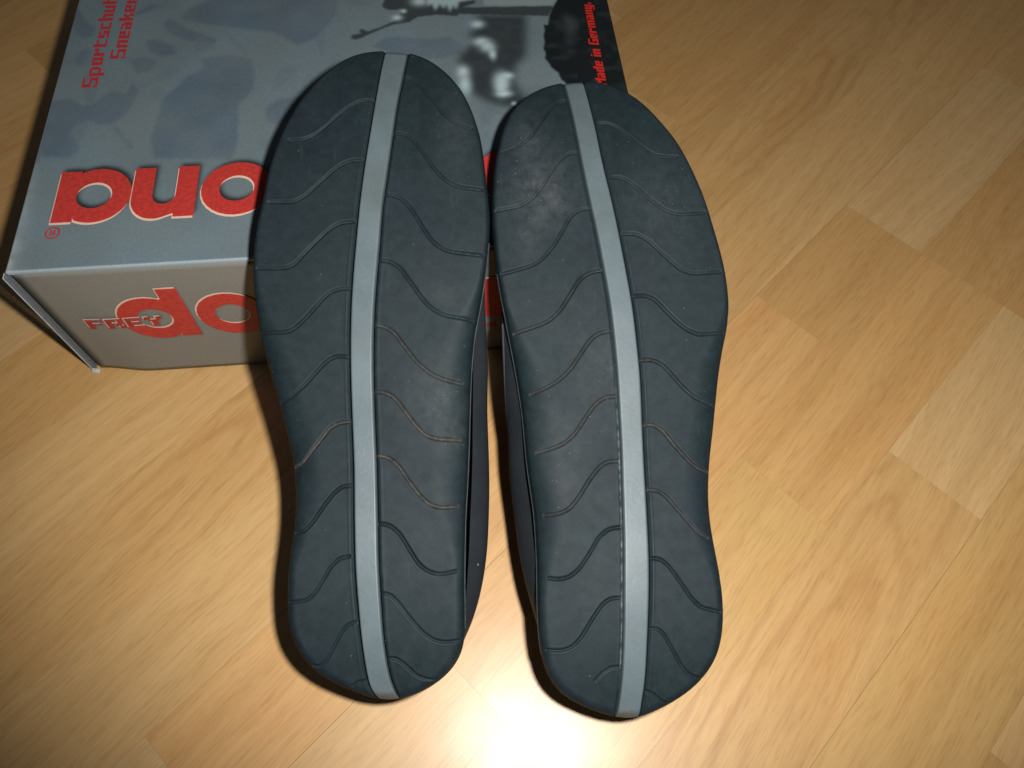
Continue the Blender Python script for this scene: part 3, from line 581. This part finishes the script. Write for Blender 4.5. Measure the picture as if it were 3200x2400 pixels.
# ------------------------------------------------------------------ shoes
KX = [-.1, 0, .06, .14, .22, .32, .42, .54, .66, .78, .88, .95, 1, 1.1]
KW = [-.010, -.004, .001, .004, .005, .004, .004, .007, .011, .0135, .0135, .0115, .008, -.002]
def smooth1(v, s=6):
    r = s * 3; k_ = np.exp(-0.5 * (np.arange(-r, r + 1) / s) ** 2); k_ /= k_.sum(); return np.convolve(np.pad(v, r, 'edge'), k_, 'valid')
_tx = np.linspace(-.1, 1.1, 601); _tw = smooth1(np.interp(_tx, KX, KW), 12)
def prof(t): return np.interp(t, _tx, _tw)

def resample_closed(P, n=1400, sig=9):
    P = np.array(P, float); Q = np.vstack([P, P[:1]]); s = np.concatenate([[0], np.cumsum(np.linalg.norm(np.diff(Q, axis=0), axis=1))])
    t = np.linspace(0, s[-1], n, endpoint=False); R = np.stack([np.interp(t, s, Q[:, i]) for i in (0, 1)], 1)
    r = sig * 3; k_ = np.exp(-0.5 * (np.arange(-r, r + 1) / sig) ** 2); k_ /= k_.sum()
    out = np.zeros_like(R)
    for i in (0, 1): out[:, i] = np.convolve(np.concatenate([R[-r:, i], R[:, i], R[:r, i]]), k_, 'valid')
    return out
def resample_open(P, n=60, sig=2.0):
    P = np.array(P, float); s = np.concatenate([[0], np.cumsum(np.linalg.norm(np.diff(P, axis=0), axis=1))])
    t = np.linspace(0, s[-1], n); R = np.stack([np.interp(t, s, P[:, i]) for i in (0, 1)], 1)
    a, b = R[0].copy(), R[-1].copy(); R2 = np.stack([smooth1(R[:, 0], int(sig)), smooth1(R[:, 1], int(sig))], 1); R2[0] = a; R2[-1] = b
    return R2
def dist_poly(px, py, L):
    d2 = np.full(px.shape, 1e9)
    for i in range(len(L) - 1):
        ax, ay = L[i]; bx, by = L[i + 1]; vx, vy = bx - ax, by - ay; l2 = vx * vx + vy * vy + 1e-12
        t = np.clip(((px - ax) * vx + (py - ay) * vy) / l2, 0, 1); dx = px - ax - t * vx; dy = py - ay - t * vy
        np.minimum(d2, dx * dx + dy * dy, out=d2)
    return np.sqrt(d2)
def sstep(a, b, x): t = np.clip((x - a) / (b - a), 0, 1); return t * t * (3 - 2 * t)

def make_shoe(key, label, smudges, dirt_l, dirt_r):
    S = SHOES[key]; o3 = Vector(S['origin']); ev = Vector(S['ev']).normalized(); eu = ev.cross(Vector((0, 0, 1))).normalized(); ew = eu.cross(ev)
    M = Matrix(((eu.x, ev.x, ew.x, o3.x), (eu.y, ev.y, ew.y, o3.y), (eu.z, ev.z, ew.z, o3.z), (0, 0, 0, 1)))
    root = thing('shoe', label, 'shoe', M, 'pair of dark shoes leaning on the shoebox')
    Lmm = S['L']; side = S['side']
    O = resample_closed(S['outline']); iv0, iv1 = O[:, 1].argmin(), O[:, 1].argmax()
    def span(i, j): return O[i:j + 1] if j > i else np.vstack([O[i:], O[:j + 1]])
    A1, A2 = span(iv0, iv1), span(iv1, iv0)[::-1]
    left, right = (A1, A2) if A1[:, 0].mean() < A2[:, 0].mean() else (A2, A1)
    v0, v1 = O[iv0, 1], O[iv1, 1]
    N = 900; th = np.linspace(0, math.pi, N); v = v0 + (v1 - v0) * (1 - np.cos(th)) / 2
    def ucurve(P): vv = np.maximum.accumulate(P[:, 1] + np.arange(len(P)) * 1e-6); return np.interp(v, vv, P[:, 0])
    uL, uR = ucurve(left), ucurve(right)
    SLp, SRp = np.array(sorted(S['sl'], key=lambda p: p[1])), np.array(sorted(S['sr'], key=lambda p: p[1]))
    def ext(P): 
        a = P[0] + (P[0] - P[1]) / abs(P[0, 1] - P[1, 1]) * 12; b = P[-1] + (P[-1] - P[-2]) / abs(P[-1, 1] - P[-2, 1]) * 8
        Q = np.vstack([a, P, b]); return smooth1(np.interp(v, Q[:, 1], Q[:, 0]), 14)
    sL = np.clip(ext(SLp), uL, uR); sR = np.clip(ext(SRp), uL, uR)
    t_ = v / Lmm; Wp = prof(t_) * 1000
    outline_pts = O[::3]; outline_pts = np.vstack([outline_pts, outline_pts[:1]])
    med = sstep(0.16, 0.30, t_) * (1 - sstep(0.46, 0.60, t_))
    r0 = 4.0 - 1.7 * sstep(0.50, 0.66, t_); rL = r0 + med * (12.0 if side < 0 else 9.0); rR = r0 + med * (12.0 if side > 0 else 9.0)
    DROP = 4.6; GAP = 0.52
    loop_edge = {}; rg2 = np.random.default_rng(11 if key == 'A' else 23)
    def half(ua, ub, waves, dirts, ncol, is_left):
        c = np.linspace(0, 1, ncol); U = ua[:, None] + (ub - ua)[:, None] * c[None, :]; Vv = np.repeat(v[:, None], ncol, 1)
        px, py = U.ravel(), Vv.ravel()
        de = dist_poly(px, py, outline_pts).reshape(U.shape)
        r = (rL if is_left else rR)[:, None]; x = np.clip(1 - de / r, 0, 1)
        amt = np.where(r > 4.5, 4.0 + (r - 4) * 0.38, r)
        W = Wp[:, None] - amt * (1 - np.sqrt(np.maximum(0, 1 - x * x)))
        dirt = np.zeros(U.shape); cell = np.zeros(U.shape, int); gm = np.zeros(U.shape)
        for w_, ds in zip(waves, dirts):
            dep = rg2.uniform(0.75, 1.15) * (0.55 if np.mean([q[1] for q in w_]) < 45 else 1.0); p1, p2 = rg2.uniform(0, 6, 2)
            Lp = resample_open(w_, 56, 2)
            y0, y1 = Lp[:, 1].min() - 4, Lp[:, 1].max() + 4; i0, i1 = np.searchsorted(v, [y0, y1]); i1 = min(i1 + 1, N)
            d = dist_poly(U[i0:i1].ravel(), Vv[i0:i1].ravel(), Lp).reshape(i1 - i0, ncol)
            g = np.exp(-(d / 0.56) ** 2.6); lip = np.exp(-((d - 1.2) / 0.5) ** 2)
            W[i0:i1] += (-1.75 * g * dep + 0.05 * lip) * (0.80 + 0.28 * np.sin(U[i0:i1] * 0.16 + p1) * np.sin(U[i0:i1] * 0.055 + p2)); gm[i0:i1] = np.maximum(gm[i0:i1], g)
            dirt[i0:i1] = np.maximum(dirt[i0:i1], np.exp(-(d / 0.75) ** 2) * (ds if ds > 0.2 else ds * 0.3))
            o_ = np.argsort(Lp[:, 0]); vw = np.interp(U, Lp[o_, 0], Lp[o_, 1]); cell += (vw < Vv).astype(int)
        # rounded lip beside the strip, then a straight wall down into the channel
        dsx = np.abs((ub if is_left else ua)[:, None] - U); W = W - 0.55 * np.exp(-(dsx / 0.45) ** 2) + 0.10 * np.exp(-((dsx - 1.3) / 0.5) ** 2)
        wallc = -1 if is_left else 0
        U2, V2, W2, d2, ce2 = [np.insert(a, ncol if is_left else 0, a[:, wallc], axis=1) for a in (U, Vv, W, dirt, cell)]
        W2[:, wallc] = Wp - DROP
        nc = ncol + 1
        sm = np.zeros(U2.shape)
        for (cu, cv, ru, rv_, s_) in smudges:
            sm = np.maximum(sm, s_ * np.exp(-(((U2 - cu) / ru) ** 2 + ((V2 - cv) / rv_) ** 2)))
        glue = np.zeros(U2.shape)
        if key == 'B' and is_left:
            gl_ = sstep(.03, .08, t_) * (1 - sstep(.38, .50, t_)) * (0.55 + 0.45 * np.sin(v * 0.9) * np.sin(v * 0.37))
            glue[:, -2:] = gl_[:, None]; glue[:, -3] = gl_ * 0.7; glue[:, -4] = gl_ * 0.3
        co = np.stack([U2, V2, W2], -1).reshape(-1, 3) / 1000
        ii = np.arange(N * nc).reshape(N, nc); Fq = np.stack([ii[:-1, :-1], ii[:-1, 1:], ii[1:, 1:], ii[1:, :-1]], -1).reshape(-1, 4)
        cf = ce2[:-1, :-1].reshape(-1)
        wid = (ub - ua); ok = np.repeat((wid[:-1] + wid[1:] > 0.02), nc - 1); Fq = Fq[ok]; cf = cf[ok]
        # normals over the whole half, so that neighbouring blocks meet without a crease
        e1 = co[Fq[:, 2]] - co[Fq[:, 0]]; e2 = co[Fq[:, 3]] - co[Fq[:, 1]]; fn = np.cross(e1, e2)
        wall_f = np.abs(co[Fq[:, 0], 0] - co[Fq[:, 1], 0]) < 1e-7
        vn = np.zeros_like(co); fs = fn[~wall_f]
        for q in range(4): np.add.at(vn, Fq[~wall_f][:, q], fs)
        vn /= np.linalg.norm(vn, axis=1)[:, None] + 1e-12
        cols = np.stack([d2.ravel(), sm.ravel(), glue.ravel()], -1)
        if is_left: loop_edge['L'] = co.reshape(N, nc, 3)[:, 0]
        else: loop_edge['R'] = co.reshape(N, nc, 3)[:, -1]
        return co, Fq, cf, vn, cols
    sole_parts = [half(uL, sL - GAP * (sL - uL > 0.5), S['wl'], dirt_l, 112, True), half(sR + GAP * (uR - sR > 0.5), uR, S['wr'], dirt_r, 112, False)]
    # sole: side wall, base plate that shows at the bottom of the channel
    eL, eR = loop_edge['L'], loop_edge['R']
    st = 3; loop = np.vstack([eL[::st], eR[::-1][::st]])
    cen = np.stack([np.interp(loop[:, 1] * 1000, v, (uL + uR) / 2), np.clip(loop[:, 1] * 1000, v0 + 30, v1 - 40)], 1) / 1000
    dirv = loop[:, :2] - cen; dirv /= np.linalg.norm(dirv, axis=1)[:, None] + 1e-9
    rings = [(0, 0), (0.0004, -0.0008), (0.0004, -0.0030), (-0.0002, -0.0046), (-0.0022, -0.0052), (-0.0040, -0.0054)]
    VV = []; n = len(loop)
    for off, dz in rings: VV.append(np.concatenate([loop[:, :2] + dirv * off, loop[:, 2:] + dz], 1))
    VV = np.concatenate(VV); ii = np.arange(len(rings) * n).reshape(-1, n)
    Fq = np.concatenate([np.stack([ii[a], ii[a + 1], np.roll(ii[a + 1], -1), np.roll(ii[a], -1)], -1) for a in range(len(rings) - 1)])
    nb = 24; rows = np.arange(4, N - 4, 6); cb_ = np.linspace(0.012, 0.988, nb)
    Ub = uL[rows, None] + (uR - uL)[rows, None] * cb_[None]; ctr = ((uL + uR) / 2)[rows, None]
    edge_drop = 4.4 * np.abs(cb_ * 2 - 1)[None] ** 8
    Wb = (Wp[rows] - DROP)[:, None] - edge_drop * 0.6 - 0.15
    Vb = np.stack([Ub, np.repeat(v[rows, None], nb, 1), Wb], -1).reshape(-1, 3) / 1000
    jb = np.arange(len(Vb)).reshape(len(rows), nb) + len(VV); Fb = np.stack([jb[:-1, :-1], jb[:-1, 1:], jb[1:, 1:], jb[1:, :-1]], -1).reshape(-1, 4)
    me = mesh_np('sole', np.concatenate([VV, Vb]), np.concatenate([Fq, Fb])); col_attr(me, np.zeros((len(me.vertices), 3)))
    sole = link('sole', me, RUBBER, root)
    for co, Fq, cf, vn, cols in sole_parts:
        for c in np.unique(cf):
            f = Fq[cf == c]
            if len(f) < 60: continue
            us, inv = np.unique(f, return_inverse=True); f2 = inv.reshape(f.shape)
            me = bpy.data.meshes.new('tread_block'); V3 = co[us].astype(np.float32)
            me.vertices.add(len(V3)); me.vertices.foreach_set('co', V3.ravel()); lo = f2.ravel().astype(np.int32)
            me.loops.add(len(lo)); me.loops.foreach_set('vertex_index', lo); me.polygons.add(len(f2))
            me.polygons.foreach_set('loop_start', np.arange(0, len(lo), 4, dtype=np.int32)); me.update(calc_edges=True)
            col_attr(me, cols[us]); o = link('tread_block', me, RUBBER, sole)
            me.normals_split_custom_set_from_vertices(vn[us].tolist())
    we = eR if side > 0 else eL; sl_ = we[(t_ > 0.09) & (t_ < 0.66)][::6].copy(); sl_[:, 0] += side * 0.0003; sl_[:, 2] -= 0.0022
    Vt, Fq = tube_np(sl_, 0.00055, 6); link('painted_glint', mesh_np('painted_glint', Vt, Fq), PAINTED_GLINT, sole)  # added thin tube, its pale colour a painted glint on the sole's inner edge
    # centre strip
    ns = 30; a_, b_ = sL + GAP * 0.9, sR - GAP * 0.9; okr = np.where(b_ - a_ > 2.0)[0]; rows = okr
    c = np.linspace(0, 1, ns); U = a_[rows, None] + (b_ - a_)[rows, None] * c; Vv = np.repeat(v[rows, None], ns, 1)
    de = dist_poly(U.ravel(), Vv.ravel(), outline_pts).reshape(U.shape); x = np.clip(1 - de / 4.0, 0, 1)
    ed = np.minimum(U - a_[rows, None], b_[rows, None] - U); xx = np.clip(1 - ed / 0.7, 0, 1)
    W = Wp[rows, None] - 4.0 * (1 - np.sqrt(np.maximum(0, 1 - x * x))) - 0.7 * (1 - np.sqrt(np.maximum(0, 1 - xx * xx))) + 0.12
    co = np.stack([U, Vv, W], -1); Lw = co[:, :1].copy(); Lw[..., 2] -= 4.4; Rw = co[:, -1:].copy(); Rw[..., 2] -= 4.4
    co = np.concatenate([Lw, co, Rw], 1); k2 = ns + 2
    endcap0 = co[:1].copy(); endcap0[..., 2] -= 3.4; endcap1 = co[-1:].copy(); endcap1[..., 2] -= 3.4
    co = np.concatenate([endcap0, co, endcap1], 0); nrw = len(co)
    ii = np.arange(nrw * k2).reshape(nrw, k2); Fq = np.stack([ii[:-1, :-1], ii[:-1, 1:], ii[1:, 1:], ii[1:, :-1]], -1).reshape(-1, 4)
    me = mesh_np('centre_strip', co.reshape(-1, 3) / 1000, Fq)
    sv = co.reshape(-1, 3)[:, 1]; col_attr(me, np.stack([np.clip(1 - (sv - v0) / 10.0, 0, 1) * 0.8 + 0.0, np.zeros(len(sv)), np.zeros(len(sv))], -1))
    strip = link('centre_strip', me, STRIP, root)
    # raised letters on the strip's heel end
    mid = lambda vv: (np.interp(vv, v, (sL + sR) / 2), np.interp(vv, v, Wp))
    embl = bpy.data.meshes.new('x'); Vt_all, Fq_all = [], []
    for q, ch in enumerate(('o', 'd')):
        vc = v0 + 10.5 + 8.0 * q; uc, wc = mid(vc); de = vc - v0
        Vt, Fq = text_mesh('o' if ch == 'o' else 'd', 4.4, 4.4 if ch == 'o' else 5.2)
        base_i = len(Vt_all)
        for a, b in Vt: 
            pu, pv = uc - 2.2 + b, vc + 2.2 - a; dd = max(0.0, 1 - (pv - v0) / 4.0)
            Vt_all.append((pu / 1000, pv / 1000, (float(np.interp(pv, v, Wp)) + 0.42 - 4 * (1 - math.sqrt(max(0, 1 - dd * dd)))) / 1000))
        Fq_all += [tuple(int(i) + base_i for i in f) for f in Fq]
    link('raised_lettering', mesh_np('raised_lettering', np.array(Vt_all), np.array(Fq_all)), STRIP, strip, False)
    # upper: rings from the sole's edge over the vamp; the heel half stays open for the foot
    st = 9; base = np.vstack([eL[::st], eR[::-1][::st]]); n = len(base); um, vm, wm = base.T * 1000
    isR = np.concatenate([np.zeros(len(eL[::st]), bool), np.ones(len(eR[::-1][::st]), bool)]); tt = vm / Lmm
    cu = np.interp(vm, v, (uL + uR) / 2); up = np.array(sorted(S['up'], key=lambda p: p[1]))
    ue = np.interp(vm, v, uR if side > 0 else uL); tgt = np.interp(vm, up[:, 1], up[:, 0], left=np.nan, right=np.nan)
    bl = np.where((isR == (side > 0)) & ~np.isnan(tgt), (tgt - ue) * side, 0); bl = np.where(np.isnan(bl), 0, np.clip(bl, 0, 14))
    bl = np.where(isR == (side > 0), smooth1(bl + np.where(bl > 0.5, 3.4 if side > 0 else 2.2, 0), 3), 0)
    lat = np.where(isR != (side > 0), 3.0 * np.sin(np.pi * np.clip((tt - .10) / .35, 0, 1)) - 1.5, 0)
    hmax = np.interp(tt, [-.02, .04, .12, .25, .42, .55, .62, .70, .85, 1.02], [46, 54, 58, 60, 58, 44, 30, 24, 22, 15])
    openf = 1 - sstep(.40, .52, tt); K = 22; VV = []
    tz = np.clip(vm, v0 + 0.10 * Lmm, v1 - 0.16 * Lmm)
    Mi = BM.inverted()
    for q in range(K + 1):
        s = q / K; dep = 5.0 + s * (hmax - 5.0)
        close = (1 - s ** 2.6) ** 0.5 if s < 1 else 0.0
        sh_ = close * (1 - openf) + openf * (1 - 0.42 * s ** 1.6)
        inset = 2.6 * (1 - min(1, s * 5)) + 0.4
        bulge = (bl * math.sin(math.pi * min(1, 0.12 + s * 0.80)) * 1.06) + lat * math.sin(math.pi * s)
        sg = np.where(isR, 1, -1)
        u_ = cu + (um - cu) * sh_ + sg * (bulge - inset) * np.where(np.abs(um - cu) > 6, 1, np.abs(um - cu) / 6)
        gv = (1 - (1 - s ** 2.6) ** 0.5) * (1 - openf) + openf * 0.35 * s ** 2
        v_ = vm + (tz - vm) * gv + np.where(vm > v1 - 30, -1, 0) * inset * np.clip((vm - v1 + 30) / 30, 0, 1) + np.where(vm < v0 + 20, 1, 0) * inset * np.clip((v0 + 20 - vm) / 20, 0, 1)
        wob = 0.5 * np.sin(vm * 0.21 + s * 5) * s
        w_ = wm - dep + 0.0 + wob
        VV.append(np.stack([u_, v_, w_], -1) / 1000)
    VV = np.array(VV); flat = VV.reshape(-1, 3); Mn = np.array(M); wpos = flat @ Mn[:3, :3].T + Mn[:3, 3]
    Bn = np.array(Mi); bp = wpos @ Bn[:3, :3].T + Bn[:3, 3]
    pen_t = BH + 0.0010 - bp[:, 2]; pen_f = bp[:, 1] + 0.0065
    inside = (pen_t > 0) & (pen_f > 0); tp = inside & (pen_t <= pen_f * 1.6); fp = inside & ~tp
    bp[tp, 2] = BH + 0.0010 + 0.0004 * (1 - np.exp(-pen_t[tp] / 0.004)); bp[fp, 1] = -0.0065
    Bm = np.array(BM); wpos = bp @ Bm[:3, :3].T + Bm[:3, 3]; wpos[:, 2] = np.maximum(wpos[:, 2], 0.0008)
    Mv = np.array(M.inverted()); flat = wpos @ Mv[:3, :3].T + Mv[:3, 3]
    ii = np.arange((K + 1) * n).reshape(K + 1, n)
    Fq = np.concatenate([np.stack([ii[a], ii[a + 1], np.roll(ii[a + 1], -1), np.roll(ii[a], -1)], -1) for a in range(K)])
    me = mesh_np('upper', flat, Fq); upper = link('upper', me, UPPER, root)
    # collar roll round the foot opening
    top = flat.reshape(K + 1, n, 3)[K]; sel = np.where(tt < 0.43)[0]
    lsel = [i for i in sel if not isR[i]]; rsel = [i for i in sel if isR[i]]
    path = np.vstack([top[lsel][::-1], top[rsel][::-1]]) if len(lsel) else top[sel]
    d_ = np.concatenate([[True], np.linalg.norm(np.diff(path, axis=0), axis=1) > 1e-4]); path = path[d_]
    path = np.vstack([path, path[:1]])
    for it in range(6): path[1:-1] = (path[:-2] + 2 * path[1:-1] + path[2:]) / 4
    pw = path @ Mn[:3, :3].T + Mn[:3, 3]; pw[:, 2] = np.maximum(pw[:, 2], 0.0026)
    path = pw @ Mv[:3, :3].T + Mv[:3, 3]
    Vt, Fq = tube_np(path, 0.0022, 10); link('collar', mesh_np('collar', Vt, Fq), COLLAR, root)
    # a stitched seam that runs along the inner side of the upper
    grid = flat.reshape(K + 1, n, 3); m_in = [i for i in range(n) if isR[i] == (side > 0) and 0.14 < tt[i] < 0.60]
    path = np.array([grid[int(np.interp(tt[i], [.14, .36, .44, .60], [15, 12, 6, 4] if side < 0 else [16, 15, 13, 8])), i] for i in m_in])
    if len(path) > 8:
        for it in range(25): path[1:-1] = (path[:-2] + 2 * path[1:-1] + path[2:]) / 4
        Vt, Fq = tube_np(path, 0.0007, 6); link('seam', mesh_np('seam', Vt, Fq), SEAMM, root)
    # sock lining seen from the opening side
    rows = np.arange(20, N - 20, 12); cl = np.linspace(.06, .94, 12)
    Vb = np.stack([uL[rows, None] + (uR - uL)[rows, None] * cl, np.repeat(v[rows, None], 12, 1), np.repeat((Wp[rows] - 9.5)[:, None], 12, 1)], -1).reshape(-1, 3) / 1000
    jb = np.arange(len(Vb)).reshape(len(rows), 12); Fb = np.stack([jb[:-1, :-1], jb[1:, :-1], jb[1:, 1:], jb[:-1, 1:]], -1).reshape(-1, 4)
    link('insole', mesh_np('insole', Vb, Fb), INNER, root)
    return root

make_shoe('A', 'black shoe with clean wavy sole, leaning on the box beside the red letters', [(20, 126, 12, 15, .42), (28, 112, 7, 9, .35), (22, 175, 10, 9, .15), (30, 252, 8, 22, .22)],
          [.08, .12, .05, .05, .05, .75, .15, .05, .05, .05], [.18, .12, .12, .12, .55, .75, .75, .12, .05, .05])
make_shoe('B', 'black shoe with whitish dust on its forefoot, toe over the black corner of the lid', [(-22, 238, 15, 20, .66), (-27, 262, 9, 14, .50), (-30, 215, 8, 12, .35), (0, 150, 14, 22, .25), (-20, 118, 14, 16, .2), (35, 230, 18, 26, .22)],
          [.10, .12, .12, .30, .35, .45, .35, .12, .12, .05], [.15, .15, .10, .12, .25, .65, .40, .12, .12, .05])
